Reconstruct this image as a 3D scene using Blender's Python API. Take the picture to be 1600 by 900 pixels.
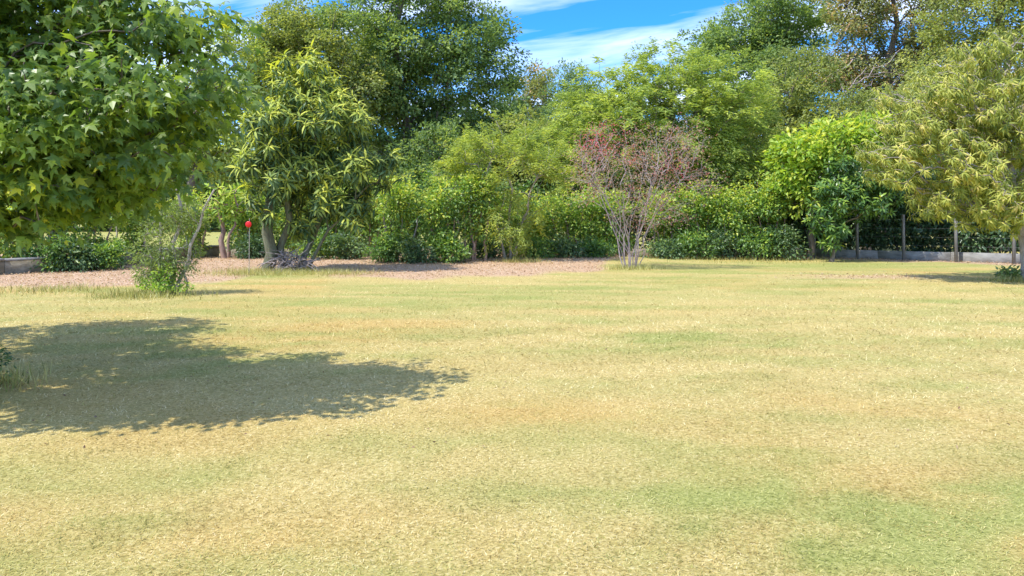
import bpy, math, zlib
import numpy as np
from mathutils import Vector, Matrix

# ------------------------------------------------------------------ camera, sky, sun, exposure
for o in list(bpy.data.objects):
    bpy.data.objects.remove(o)
SC = bpy.context.scene
COL = SC.collection
FPX, HZ, EYE = 1164.0, 336.0, 1.6          # focal length in photo pixels, horizon row, eye height

cam_d = bpy.data.cameras.new('camera')
cam_d.sensor_width = 36.0
cam_d.lens = FPX / 1600.0 * 36.0
cam_d.shift_y = -(450.0 - HZ) / 1600.0
cam_d.clip_end = 3000.0
cam = bpy.data.objects.new('camera', cam_d)
COL.objects.link(cam)
cam.location = (0, 0, EYE)
cam.rotation_euler = (math.radians(90), 0, 0)
SC.camera = cam

SUN_AZ = math.radians(-118.0)               # clockwise from +Y: from the left
SUN_EL = math.radians(58.0)
sun_vec = Vector((math.sin(SUN_AZ) * math.cos(SUN_EL), math.cos(SUN_AZ) * math.cos(SUN_EL), math.sin(SUN_EL)))

world = bpy.data.worlds.new('World')
SC.world = world
world.use_nodes = True
wn, wl = world.node_tree.nodes, world.node_tree.links
wn.clear()
w_out = wn.new('ShaderNodeOutputWorld')
w_bg = wn.new('ShaderNodeBackground')
w_bg.inputs['Strength'].default_value = 0.15
sky = wn.new('ShaderNodeTexSky')
sky.sky_type = 'NISHITA'
sky.sun_disc = False
sky.sun_elevation = SUN_EL
sky.sun_rotation = SUN_AZ
sky.air_density = 1.0
sky.dust_density = 0.2
sky.ozone_density = 2.0
tint = wn.new('ShaderNodeMix'); tint.data_type = 'RGBA'; tint.blend_type = 'MULTIPLY'
tint.inputs[0].default_value = 1.0
tint.inputs[7].default_value = (0.10, 0.395, 0.75, 1)
wl.new(sky.outputs[0], tint.inputs[6])
# cirrus: a flat layer high overhead, stretched noise
tc = wn.new('ShaderNodeTexCoord')
sep = wn.new('ShaderNodeSeparateXYZ'); wl.new(tc.outputs['Generated'], sep.inputs[0])
zz = wn.new('ShaderNodeMath'); zz.operation = 'MAXIMUM'; zz.inputs[1].default_value = 0.02
wl.new(sep.outputs[2], zz.inputs[0])
zo = wn.new('ShaderNodeMath'); zo.operation = 'ADD'; zo.inputs[1].default_value = 0.03
wl.new(zz.outputs[0], zo.inputs[0])
dx = wn.new('ShaderNodeMath'); dx.operation = 'DIVIDE'
dy = wn.new('ShaderNodeMath'); dy.operation = 'DIVIDE'
wl.new(sep.outputs[0], dx.inputs[0]); wl.new(zo.outputs[0], dx.inputs[1])
wl.new(sep.outputs[1], dy.inputs[0]); wl.new(zo.outputs[0], dy.inputs[1])
cmb = wn.new('ShaderNodeCombineXYZ')
wl.new(dx.outputs[0], cmb.inputs[0]); wl.new(dy.outputs[0], cmb.inputs[1])
mp = wn.new('ShaderNodeMapping'); mp.vector_type = 'TEXTURE'
mp.inputs['Location'].default_value = (-9.0, 2.0, 0)
mp.inputs['Rotation'].default_value = (0, 0, math.radians(-42))
mp.inputs['Scale'].default_value = (2.0, 0.8, 1)
wl.new(cmb.outputs[0], mp.inputs[0])
cn = wn.new('ShaderNodeTexNoise')
cn.inputs['Scale'].default_value = 1.1
cn.inputs['Detail'].default_value = 7
cn.inputs['Roughness'].default_value = 0.55
cn.inputs['Distortion'].default_value = 0.7
wl.new(mp.outputs[0], cn.inputs['Vector'])
cr = wn.new('ShaderNodeValToRGB')
cr.color_ramp.elements[0].position = 0.41; cr.color_ramp.elements[0].color = (0, 0, 0, 1)
cr.color_ramp.elements[1].position = 0.80; cr.color_ramp.elements[1].color = (0.7, 0.7, 0.7, 1)
wl.new(cn.outputs[0], cr.inputs[0])
cmix = wn.new('ShaderNodeMix'); cmix.data_type = 'RGBA'
cmix.inputs[7].default_value = (7.6, 7.2, 6.8, 1)
wl.new(cr.outputs[0], cmix.inputs[0]); wl.new(tint.outputs[2], cmix.inputs[6])
wl.new(cmix.outputs[2], w_bg.inputs[0]); wl.new(w_bg.outputs[0], w_out.inputs[0])

sun_d = bpy.data.lights.new('sun', 'SUN')
sun_d.energy = 2.1
sun_d.angle = math.radians(0.53)
sun_d.color = (1.0, 0.955, 0.87)
sun = bpy.data.objects.new('sun', sun_d)
COL.objects.link(sun)
sun.rotation_euler = sun_vec.to_track_quat('Z', 'Y').to_euler()
sun.location = (-20, -15, 30)

SC.view_settings.view_transform = 'Standard'
SC.view_settings.look = 'None'
SC.view_settings.exposure = 1.47
SC.view_settings.gamma = 1.0
SC.view_settings.use_curve_mapping = False
SC.render.filter_size = 1.5
SC.cycles.use_denoising = True
SC.cycles.max_bounces = 6
SC.cycles.diffuse_bounces = 4
SC.cycles.glossy_bounces = 2
SC.cycles.transmission_bounces = 4
SC.cycles.transparent_max_bounces = 4
SC.cycles.caustics_reflective = False
SC.cycles.caustics_refractive = False

# ------------------------------------------------------------------ helpers
R = np.random.default_rng(11)
SUNV = np.array(sun_vec)


def at(px, py, d):
    """point at depth d (metres in front of the camera) seen at photo pixel px, py"""
    return np.array([(px - 800.0) * d / FPX, d, EYE + (HZ - py) * d / FPX])


def hash2(ix, iy, s):
    h = (ix.astype(np.int64) * 374761393 + iy.astype(np.int64) * 668265263 + s * 1274126177) & 0xFFFFFFFF
    h = ((h ^ (h >> 13)) * 1274126177) & 0xFFFFFFFF
    h = h ^ (h >> 16)
    return (h & 0xFFFFFF) / float(0xFFFFFF)


def vnoise(x, y, s=0):
    ix, iy = np.floor(x), np.floor(y)
    fx, fy = x - ix, y - iy
    fx = fx * fx * (3 - 2 * fx); fy = fy * fy * (3 - 2 * fy)
    a = hash2(ix, iy, s); b = hash2(ix + 1, iy, s); c = hash2(ix, iy + 1, s); d = hash2(ix + 1, iy + 1, s)
    return (a * (1 - fx) + b * fx) * (1 - fy) + (c * (1 - fx) + d * fx) * fy


def fbm(x, y, s=0, o=4):
    v = 0; amp = 0.5; t = 0
    for k in range(o):
        v = v + amp * vnoise(x * 2 ** k, y * 2 ** k, s + k * 17); t += amp; amp *= 0.5
    return v / t


def sstep(a, b, x):
    t = np.clip((x - a) / (b - a), 0, 1)
    return t * t * (3 - 2 * t)


def gz(x, y):
    """height of the ground"""
    x = np.asarray(x, float); y = np.asarray(y, float)
    near = np.exp(-((x / 60) ** 2 + (y / 60) ** 2))
    return near * (0.10 * (fbm(x * 0.12 + 5, y * 0.12, 3, 2) - 0.5) + 0.022 * (fbm(x * 0.9, y * 0.9, 8, 2) - 0.5)) \
        + 0.10 * np.exp(-((y - 26.0) / 2.5) ** 2) * sstep(-13, -8, x) * (1 - sstep(3, 8, x))


def unit(v):
    return v / np.maximum(np.linalg.norm(v, axis=-1, keepdims=True), 1e-9)


def mesh_obj(name, verts, tris, mat, parent=None, attrs=None, smooth=False, loc=None):
    me = bpy.data.meshes.new(name)
    verts = np.asarray(verts, np.float32)
    if loc is not None:
        verts = verts - np.asarray(loc, np.float32)
    tris = np.asarray(tris, np.int32)
    k = tris.shape[1]
    me.vertices.add(len(verts)); me.vertices.foreach_set('co', verts.ravel())
    me.loops.add(tris.size); me.loops.foreach_set('vertex_index', tris.ravel())
    me.polygons.add(len(tris))
    me.polygons.foreach_set('loop_start', np.arange(0, tris.size, k, dtype=np.int32))
    if smooth:
        me.polygons.foreach_set('use_smooth', np.ones(len(tris), bool))
    for an, av in (attrs or {}).items():
        a = me.attributes.new(an, 'FLOAT', 'POINT')
        a.data.foreach_set('value', np.asarray(av, np.float32))
    me.update(calc_edges=True)
    me.materials.append(mat)
    o = bpy.data.objects.new(name, me)
    COL.objects.link(o)
    if parent is not None:
        o.parent = parent
    elif loc is not None:
        o.location = loc
    return o


def empty(name, loc, label, cat, group=None):
    o = bpy.data.objects.new(name, None)
    o.empty_display_size = 0.2
    COL.objects.link(o)
    o.location = loc
    tag(o, label, cat, group)
    return o


def tag(o, label=None, cat=None, group=None, kind=None):
    if label: o['label'] = label
    if cat: o['category'] = cat
    if group: o['group'] = group
    if kind: o['kind'] = kind
    return o


# ------------------------------------------------------------------ materials
def new_mat(name):
    m = bpy.data.materials.new(name)
    m.use_nodes = True
    nt = m.node_tree
    nt.nodes.clear()
    out = nt.nodes.new('ShaderNodeOutputMaterial')
    return m, nt, nt.nodes, nt.links, out


def ramp(nodes, stops):
    r = nodes.new('ShaderNodeValToRGB')
    e = r.color_ramp.elements
    while len(e) < len(stops): e.new(0.5)
    for i, (p, c) in enumerate(stops):
        e[i].position = p; e[i].color = (*c, 1)
    return r


def leaf_mat(name, stops, transl=0.42, rough=0.5, spec=0.22, gain=1.8):
    m, nt, n, l, out = new_mat(name)
    at_ = n.new('ShaderNodeAttribute'); at_.attribute_name = 'tint'
    r = ramp(n, [(q_, tuple(min(0.7, ch * gain) for ch in c_)) for q_, c_ in stops]); l.new(at_.outputs['Fac'], r.inputs[0])
    p = n.new('ShaderNodeBsdfPrincipled')
    p.inputs['Roughness'].default_value = rough
    p.inputs['Specular IOR Level'].default_value = spec
    l.new(r.outputs[0], p.inputs['Base Color'])
    t = n.new('ShaderNodeBsdfTranslucent')
    g = n.new('ShaderNodeMix'); g.data_type = 'RGBA'; g.blend_type = 'MULTIPLY'; g.inputs[0].default_value = 1
    g.inputs[7].default_value = (1.25, 1.25, 0.55, 1)
    l.new(r.outputs[0], g.inputs[6]); l.new(g.outputs[2], t.inputs[0])
    mx = n.new('ShaderNodeMixShader'); mx.inputs[0].default_value = transl
    l.new(p.outputs[0], mx.inputs[1]); l.new(t.outputs[0], mx.inputs[2])
    l.new(mx.outputs[0], out.inputs[0])
    return m


def rough_mat(name, c1, c2, scale=8, bump=0.4, stretch=(1, 1, 1), rough=0.9, c3=None):
    m, nt, n, l, out = new_mat(name)
    g = n.new('ShaderNodeNewGeometry')
    mp_ = n.new('ShaderNodeMapping'); mp_.inputs['Scale'].default_value = stretch
    l.new(g.outputs['Position'], mp_.inputs[0])
    t = n.new('ShaderNodeTexNoise'); t.inputs['Scale'].default_value = scale; t.inputs['Detail'].default_value = 6
    t.inputs['Roughness'].default_value = 0.65
    l.new(mp_.outputs[0], t.inputs['Vector'])
    st = [(0.3, c1), (0.68, c2)]
    if c3: st.append((0.85, c3))
    r = ramp(n, st); l.new(t.outputs[0], r.inputs[0])
    p = n.new('ShaderNodeBsdfPrincipled'); p.inputs['Roughness'].default_value = rough
    p.inputs['Specular IOR Level'].default_value = 0.2
    l.new(r.outputs[0], p.inputs['Base Color'])
    b = n.new('ShaderNodeBump'); b.inputs['Strength'].default_value = bump; b.inputs['Distance'].default_value = 0.03
    l.new(t.outputs[0], b.inputs['Height']); l.new(b.outputs[0], p.inputs['Normal'])
    l.new(p.outputs[0], out.inputs[0])
    return m


M = {}
# greens: a ramp over each leaf's own tint (0 old and dark, 1 young and pale)
M['maple'] = leaf_mat('maple_leaves', [(0, (0.062, 0.110, 0.028)), (0.55, (0.130, 0.190, 0.032)), (0.85, (0.23, 0.28, 0.036)), (1, (0.38, 0.38, 0.045))], 0.48, 0.38, 0.5)
M['loquat'] = leaf_mat('long_leaves', [(0, (0.036, 0.070, 0.030)), (0.4, (0.085, 0.130, 0.045)), (0.7, (0.24, 0.28, 0.05)), (1, (0.44, 0.43, 0.06))], 0.35, 0.45, 0.3)
M['oak'] = leaf_mat('oak_leaves', [(0, (0.070, 0.115, 0.048)), (0.5, (0.135, 0.195, 0.070)), (1, (0.27, 0.32, 0.09))], 0.45)
M['oak_olive'] = leaf_mat('olive_oak_leaves', [(0, (0.095, 0.125, 0.045)), (0.5, (0.180, 0.210, 0.065)), (1, (0.32, 0.32, 0.10))], 0.45)
M['brown'] = leaf_mat('browning_leaves', [(0, (0.095, 0.115, 0.050)), (0.5, (0.18, 0.20, 0.08)), (0.78, (0.28, 0.23, 0.11)), (1, (0.38, 0.23, 0.13))], 0.42)
M['feather'] = leaf_mat('feathery_leaves', [(0, (0.105, 0.155, 0.050)), (0.5, (0.205, 0.260, 0.072)), (1, (0.35, 0.38, 0.10))], 0.48)
M['wispy'] = leaf_mat('wispy_leaves', [(0, (0.13, 0.175, 0.055)), (0.5, (0.22, 0.27, 0.07)), (1, (0.42, 0.41, 0.08))], 0.45)
M['hedge'] = leaf_mat('hedge_leaves', [(0, (0.045, 0.095, 0.035)), (0.5, (0.10, 0.175, 0.040)), (0.8, (0.22, 0.31, 0.05)), (1, (0.38, 0.43, 0.07))], 0.4, 0.35, 0.5)
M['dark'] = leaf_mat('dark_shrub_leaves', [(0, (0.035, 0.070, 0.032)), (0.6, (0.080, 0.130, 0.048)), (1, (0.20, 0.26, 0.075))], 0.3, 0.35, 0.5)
M['bright'] = leaf_mat('bright_leaves', [(0, (0.10, 0.175, 0.030)), (0.5, (0.21, 0.30, 0.040)), (1, (0.42, 0.44, 0.06))], 0.45, 0.4, 0.4)
M['weep'] = leaf_mat('hanging_leaves', [(0, (0.09, 0.12, 0.03)), (0.4, (0.205, 0.23, 0.050)), (0.75, (0.345, 0.335, 0.080)), (1, (0.42, 0.32, 0.12))], 0.42, 0.55, 0.18)
M['pink'] = leaf_mat('reddish_leaves', [(0, (0.26, 0.205, 0.16)), (0.3, (0.30, 0.19, 0.165)), (0.6, (0.30, 0.10, 0.11)), (1, (0.40, 0.045, 0.11))], 0.4)
M['sapling'] = leaf_mat('sapling_leaves', [(0, (0.10, 0.13, 0.055)), (0.5, (0.15, 0.19, 0.065)), (1, (0.25, 0.32, 0.07))], 0.4)
M['weed'] = leaf_mat('weed_leaves', [(0, (0.10, 0.18, 0.04)), (0.5, (0.18, 0.28, 0.05)), (1, (0.36, 0.42, 0.08))], 0.45)
M['far'] = leaf_mat('far_leaves', [(0, (0.075, 0.125, 0.050)), (0.5, (0.13, 0.185, 0.070)), (1, (0.22, 0.26, 0.09))], 0.4)
M['bark'] = rough_mat('grey_brown_bark', (0.10, 0.08, 0.06), (0.26, 0.22, 0.18), 9, 0.7, (1, 1, 0.25))
M['bark_pale'] = rough_mat('pale_bark', (0.24, 0.20, 0.165), (0.52, 0.46, 0.40), 14, 0.5, (1, 1, 0.3))
M['bark_pink'] = rough_mat('pinkish_bark', (0.20, 0.13, 0.10), (0.42, 0.30, 0.24), 12, 0.5, (1, 1, 0.3))
M['bark_moss'] = rough_mat('mossy_bark', (0.085, 0.075, 0.05), (0.21, 0.22, 0.13), 10, 0.8, (1, 1, 0.35), c3=(0.33, 0.33, 0.22))
M['bark_mauve'] = rough_mat('mauve_grey_bark', (0.27, 0.20, 0.19), (0.50, 0.415, 0.40), 16, 0.3, (1, 1, 0.3))
M['dead'] = rough_mat('dead_wood', (0.16, 0.13, 0.12), (0.42, 0.36, 0.34), 20, 0.4)
M['concrete'] = rough_mat('weathered_concrete', (0.18, 0.17, 0.15), (0.36, 0.35, 0.32), 3.5, 0.25, (1, 1, 2.2))
M['concrete_mossy'] = rough_mat('mossy_concrete', (0.15, 0.13, 0.09), (0.34, 0.30, 0.22), 4.5, 0.35, (1, 1, 2.0))
M['post'] = rough_mat('grey_post', (0.14, 0.13, 0.115), (0.26, 0.25, 0.23), 12, 0.3, (1, 1, 0.2), 0.7)
M['wire'] = rough_mat('galvanised_wire', (0.22, 0.22, 0.22), (0.4, 0.4, 0.4), 30, 0.1, rough=0.5)
M['stake'] = rough_mat('pale_stake', (0.30, 0.27, 0.22), (0.46, 0.42, 0.35), 20, 0.2)
M['litter'] = leaf_mat('fallen_leaf_litter', [(0, (0.20, 0.12, 0.08)), (0.45, (0.42, 0.29, 0.19)), (0.8, (0.62, 0.45, 0.33)), (1, (0.66, 0.55, 0.40))], 0.2, 0.8, 0.15, 1.15)
m, nt, n, l, out = new_mat('red_dot_disc')  # plain red of the disc added for the dot
p = n.new('ShaderNodeBsdfPrincipled'); p.inputs['Base Color'].default_value = (0.72, 0.012, 0.012, 1)
p.inputs['Roughness'].default_value = 0.35
l.new(p.outputs[0], out.inputs[0]); M['red'] = m


# ground: attributes green (0 straw .. 1 green), warm (orange dry patches), litter (leaf litter)
def lawn_colour_nodes(n, l, blades):
    g = n.new('ShaderNodeAttribute'); g.attribute_name = 'green'
    w = n.new('ShaderNodeAttribute'); w.attribute_name = 'warm'
    li = n.new('ShaderNodeAttribute'); li.attribute_name = 'litter'
    if blades:
        var = n.new('ShaderNodeAttribute'); var.attribute_name = 'tint'
        fine = var.outputs['Fac']
    else:
        geo = n.new('ShaderNodeNewGeometry')
        t = n.new('ShaderNodeTexNoise'); t.inputs['Scale'].default_value = 38; t.inputs['Detail'].default_value = 5
        t.inputs['Roughness'].default_value = 0.75
        l.new(geo.outputs['Position'], t.inputs['Vector'])
        mr = n.new('ShaderNodeMapRange'); mr.inputs[1].default_value = 0.3; mr.inputs[2].default_value = 0.7
        l.new(t.outputs[0], mr.inputs[0]); fine = mr.outputs[0]
    straw = ramp(n, [(0, (0.27, 0.215, 0.090)), (0.5, (0.53, 0.435, 0.17)), (0.8, (0.68, 0.575, 0.29)), (1, (0.80, 0.73, 0.48))])
    green = ramp(n, [(0, (0.17, 0.20, 0.06)), (0.5, (0.335, 0.36, 0.11)), (1, (0.52, 0.52, 0.22))])
    warm = ramp(n, [(0, (0.33, 0.215, 0.075)), (0.5, (0.56, 0.39, 0.14)), (1, (0.70, 0.54, 0.26))])
    litt = ramp(n, [(0, (0.26, 0.155, 0.10)), (0.5, (0.55, 0.39, 0.27)), (1, (0.72, 0.57, 0.44))])
    for r_ in (straw, green, warm, litt): l.new(fine, r_.inputs[0])

    def mix(a, b, f):
        m_ = n.new('ShaderNodeMix'); m_.data_type = 'RGBA'
        l.new(f, m_.inputs[0]); l.new(a, m_.inputs[6]); l.new(b, m_.inputs[7])
        return m_.outputs[2]
    c = mix(straw.outputs[0], warm.outputs[0], w.outputs['Fac'])
    c = mix(c, green.outputs[0], g.outputs['Fac'])
    c = mix(c, litt.outputs[0], li.outputs['Fac'])
    k_ = n.new('ShaderNodeMix'); k_.data_type = 'RGBA'; k_.blend_type = 'MULTIPLY'; k_.inputs[0].default_value = 1
    k_.inputs[7].default_value = (1.20, 1.165, 1.05, 1); l.new(c, k_.inputs[6]); c = k_.outputs[2]
    return c, fine


m, nt, n, l, out = new_mat('lawn_ground')
c, fine = lawn_colour_nodes(n, l, False)
blade_shade = n.new('ShaderNodeMix'); blade_shade.data_type = 'RGBA'; blade_shade.blend_type = 'MULTIPLY'; blade_shade.inputs[0].default_value = 1  # dims the ground colour evenly to match the shade among the grass blades
blade_shade.inputs[7].default_value = (0.84, 0.83, 0.84, 1); l.new(c, blade_shade.inputs[6]); c = blade_shade.outputs[2]
p = n.new('ShaderNodeBsdfPrincipled'); p.inputs['Roughness'].default_value = 0.95
p.inputs['Specular IOR Level'].default_value = 0.1
l.new(c, p.inputs['Base Color'])
b = n.new('ShaderNodeBump'); b.inputs['Strength'].default_value = 0.6; b.inputs['Distance'].default_value = 0.02
l.new(fine, b.inputs['Height']); l.new(b.outputs[0], p.inputs['Normal'])
l.new(p.outputs[0], out.inputs[0]); M['lawn'] = m
m, nt, n, l, out = new_mat('grass_blades')
c, fine = lawn_colour_nodes(n, l, True)
d = n.new('ShaderNodeBsdfDiffuse'); l.new(c, d.inputs[0])
t = n.new('ShaderNodeBsdfTranslucent'); l.new(c, t.inputs[0])
mx = n.new('ShaderNodeMixShader'); mx.inputs[0].default_value = 0.3
l.new(d.outputs[0], mx.inputs[1]); l.new(t.outputs[0], mx.inputs[2]); l.new(mx.outputs[0], out.inputs[0]); M['blade'] = m

# ------------------------------------------------------------------ ground
BED_X = np.array([-40, -14, -11.3, -9.2, -7.2, -6.4, -5.6, -4.6, -3.0, -0.7, 1.0, 2.4, 3.4, 4.2, 6, 11.5, 13.5, 15, 17, 40])
BED_Y = np.array([14.5, 15.8, 16.4, 16.3, 17.6, 20.6, 21.6, 19.2, 18.6, 18.9, 19.4, 21.2, 24.6, 27.0, 27.6, 27.3, 25.8, 24.6, 22.6, 22.0])
FENCE = [(-15.2, 17.6), (-13.6, 19.9), (-12.4, 22.6), (-11.9, 25.2), (-11.2, 28.3), (11.4, 28.6), (16.9, 24.3), (20.0, 21.8)]


def fields(x, y):
    """patches of the lawn's own colour"""
    d1 = fbm(x * 0.35 + 3.1, y * 0.35 + 1.7, 21, 4)
    d2 = fbm(x * 0.55 + y * 0.12, y * 1.5 - x * 0.35, 5, 4)
    d3 = fbm(x * 1.6, y * 2.4, 33, 4)
    d4 = fbm(x * 0.25 + 0.05 * y, y * 2.6 + x * 0.3, 61, 3)
    green = sstep(0.44, 0.82, 0.34 * d1 + 0.30 * d2 + 0.26 * d3 + 0.18 * d4)
    bl = lambda cx, cy, rx, ry, a=0.0: np.exp(-((((x - cx) * np.cos(a) + (y - cy) * np.sin(a)) / rx) ** 2 + ((-(x - cx) * np.sin(a) + (y - cy) * np.cos(a)) / ry) ** 2))
    br = np.clip(0.5 + 2.2 * (d3 - 0.5) + 1.4 * (d2 - 0.5), 0, 1.2)
    cl4 = sstep(0.45, 0.57, fbm(x * 2.3 + y * 0.8, y * 3.4 - x * 0.9, 87, 4))
    br = br * (0.35 + 0.75 * cl4)
    green = green + 0.95 * br * bl(2.3, 3.9, 1.5, 0.85, 0.35) + 0.5 * br * bl(0.4, 3.4, 1.5, 0.4, 0.2)
    green = green + 0.55 * br * bl(1.5, 9.3, 4.5, 0.7, 0.1) + 0.55 * br * bl(-3.0, 8.2, 2.2, 1.2)
    green = green + 0.75 * bl(11.5, 24.0, 5.0, 1.9) + 0.6 * bl(4, 22, 4, 2.0)
    green = green + 0.9 * bl(-6.6, 19.4, 1.6, 0.9) + 0.35 * bl(-1, 15, 6, 2.0) + 0.35 * bl(-6, 12.5, 4, 1.4)
    warm = sstep(0.45, 0.72, fbm(x * 0.4 + 9, y * 0.55 + 4, 57, 4)) * 0.6 + 0.9 * bl(0.25, 5.9, 1.0, 0.45)
    warm = warm + 0.45 * bl(-2.6, 3.6, 1.6, 0.8)
    bx = x + 1.1 * (fbm(x * 0.5, y * 0.5, 71, 3) - 0.5)
    fy = np.interp(bx, BED_X, BED_Y) + 2.4 * (fbm(x * 0.9, y * 0.7, 77, 4) - 0.5)
    litter = sstep(-0.6, 0.9, y - fy)
    litter = litter * (1 - 0.9 * bl(-6.6, 20.3, 1.3, 0.9))
    litter = np.maximum(litter, 0.75 * bl(9.3, 19.2, 1.9, 0.8) * sstep(0.35, 0.6, d3 + 0.1))
    litter = litter * (1 - sstep(29.5, 31.5, y))
    green = green + 0.16 * np.sin(6.283 * (0.62 * y + 0.07 * x + 0.9 * (d1 - 0.5))) * sstep(5, 10, y)
    green = green * 0.9 + 0.02 + 0.5 * (d4 - 0.5) * sstep(7, 13, y)
    return np.clip(green, 0, 1), np.clip(warm, 0, 1), np.clip(litter, 0, 1)


def axis(lo, hi, step, far):
    a = list(np.arange(lo, hi + 1e-6, step))
    s = step
    while a[-1] < far: s *= 1.35; a.append(a[-1] + s)
    s = step
    while a[0] > -far: s *= 1.35; a.insert(0, a[0] - s)
    return np.array(a)


gx, gy = axis(-17, 19, 0.16, 1500), axis(1.5, 31, 0.16, 1500)
X, Y = np.meshgrid(gx, gy)
V = np.stack([X.ravel(), Y.ravel(), gz(X, Y).ravel()], 1)
nx, ny = len(gx), len(gy)
ii, jj = np.meshgrid(np.arange(nx - 1), np.arange(ny - 1))
q = (jj * nx + ii).ravel()
Q = np.stack([q, q + 1, q + nx + 1, q + nx], 1)
gr, wa, li = fields(X.ravel(), Y.ravel())
far_m = sstep(29.5, 34, Y.ravel())
gr = gr * (1 - far_m) + 0.75 * far_m
bed = (li[Q].mean(1) > 0.5)
for nm, sel in (('lawn', ~bed), ('mulch_bed', bed)):
    f = Q[sel]
    idx, inv = np.unique(f, return_inverse=True)
    o = mesh_obj(nm, V[idx], inv.reshape(f.shape), M['lawn'], attrs={'green': gr[idx], 'warm': wa[idx], 'litter': li[idx]}, smooth=True)
    tag(o, {'lawn': 'dry mown lawn, straw yellow with green patches', 'mulch_bed': 'pinkish brown leaf litter bed below the hedge'}[nm], kind='structure')


def scatter(n, d0, d1, power=1.0):
    """points over the lawn within the view, thinner with distance"""
    u = R.random(n)
    d = d0 * (d1 / d0) ** u if power == 1.0 else (d0 ** (1 - power) + u * (d1 ** (1 - power) - d0 ** (1 - power))) ** (1 / (1 - power))
    x = (R.random(n) * 2 - 1) * (d * 0.80 + 1.6) * (0.8 + 0.45 * R.random(n))
    return x, d


def blades(name, x, y, h, w, lean, label, tall=False):
    n = len(x)
    gr_, wa_, li_ = fields(x, y)
    a = R.random(n) * 2 * np.pi
    el = np.clip(R.normal(lean, 0.35, n), 0.08, 1.45)
    hh = h * (0.5 + R.random(n))
    ww = w * (0.6 + 0.8 * R.random(n))
    z = gz(x, y)
    b0 = np.stack([x, y, z - 0.004], 1)
    dr = np.stack([np.cos(a) * np.cos(el), np.sin(a) * np.cos(el), np.sin(el)], 1)
    a2 = a + np.pi / 2 + R.normal(0, 0.4, n)
    sd = np.stack([np.cos(a2), np.sin(a2), np.zeros(n)], 1)
    v = np.empty((n, 3, 3))
    v[:, 0] = b0 - sd * ww[:, None] / 2
    v[:, 1] = b0 + sd * ww[:, None] / 2
    v[:, 2] = b0 + dr * hh[:, None]
    v[:, :2, 2] += (0.012 * R.random(n))[:, None]
    gv = fbm(x * 7, y * 7, 101, 3) - 0.5
    gr_ = np.clip(gr_ + 1.5 * gv + R.normal(0, 0.22, n), 0, 1); wa_ = np.clip(wa_ + R.normal(0, 0.2, n), 0, 1)
    if tall: gr_ = np.clip(gr_ * 0 + 0.75 + R.normal(0, 0.2, n), 0, 1); li_ = li_ * 0
    tn = np.clip(R.normal(0.5, 0.36, n) + 0.9 * (fbm(x * 5 + 7, y * 5, 131, 3) - 0.5) + 1.05 * (fbm((x + 0.5 * y) * 0.5, (y - 0.45 * x) * 2.4, 141, 4) - 0.48), 0, 1)
    o = mesh_obj(name, v.reshape(-1, 3), np.arange(n * 3).reshape(-1, 3), M['blade'],
                 attrs={'green': np.repeat(gr_, 3), 'warm': np.repeat(wa_, 3), 'litter': np.repeat(li_, 3), 'tint': np.repeat(tn, 3)})
    return tag(o, label, 'grass', kind='stuff')


px_, py_ = scatter(470000, 2.0, 27, 1.3)
keep = (fields(px_, py_)[2] < R.random(len(px_)) * 0.8) & (py_ < 20 + 7 * R.random(len(px_)))
px_, py_ = px_[keep], py_[keep]
sz = np.clip(py_ / 6.0, 0.75, 1.7)
blades('grass', px_, py_, 0.034 * sz, 0.0058 * sz, 0.18, 'short dry mown grass blades all over the lawn')
# tufts of longer green grass round the tree feet and along the bed's edge
tx, ty = [], []
for cx, cy, rr, nn in ((-6.6, 20.2, 1.3, 2600), (-7.2, 14.6, 0.8, 1500), (3.5, 21.9, 0.6, 900), (12.0, 17.8, 0.5, 500), (0.3, 24.2, 0.6, 700), (-5.3, 7.0, 0.55, 1500), (8, 26.5, 3.0, 1800), (-9.5, 15.6, 1.0, 800), (-4.6, 20.0, 0.8, 700)):
    tx.append(R.normal(cx, rr * 0.6, nn)); ty.append(R.normal(cy, rr * 0.4, nn))
blades('long_grass', np.concatenate(tx), np.concatenate(ty), 0.15, 0.012, 1.0, 'longer green grass tufts round the feet of the trees', True)

# ------------------------------------------------------------------ leaves
def tmpl_diamond(w, fold=0.12, droop=0.12):
    v = np.array([[0, 0, 0], [w / 2, .45, fold * w * 2], [0, 1, -droop], [-w / 2, .45, fold * w * 2]], float)
    return v, np.array([[0, 1, 2], [0, 2, 3]])


def tmpl_long(w, droop=0.3):
    v = np.array([[0, 0, 0], [w * .42, .28, .03], [-w * .42, .28, .03], [w * .5, .62, -droop * .30], [-w * .5, .62, -droop * .30], [0, 1, -droop]], float)
    return v, np.array([[0, 1, 2], [1, 3, 4], [1, 4, 2], [3, 5, 4]])


def tmpl_maple():
    half = [(0.0, 0.04), (0.38, 0.02), (0.25, 0.22), (0.54, 0.54), (0.20, 0.50), (0.0, 1.05)]
    pts = half + [(-x, y) for x, y in half[-2:0:-1]]
    v = [(0.0, 0.36, 0.05)] + [(x, y, 0.16 * abs(x) - 0.42 * max(0, y - .3) ** 2 - 0.75 * x * x) for x, y in pts]
    k = len(pts)
    return np.array(v, float), np.array([[0, 1 + (i + 1) % k, 1 + i] for i in range(k)])


def leaf_frames(dirs, nor):
    y = unit(dirs)
    x = unit(np.cross(y, nor))
    z = np.cross(x, y)
    return np.stack([x, y, z], 2)       # columns


def place(tm, pos, fr, sc):
    v, f = tm
    k = len(v)
    n = len(pos)
    V_ = np.einsum('nij,kj->nki', fr, v) * sc[:, None, None] + pos[:, None, :]
    F_ = (f[None] + (np.arange(n) * k)[:, None, None]).reshape(-1, 3)
    return V_.reshape(-1, 3), F_


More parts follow.
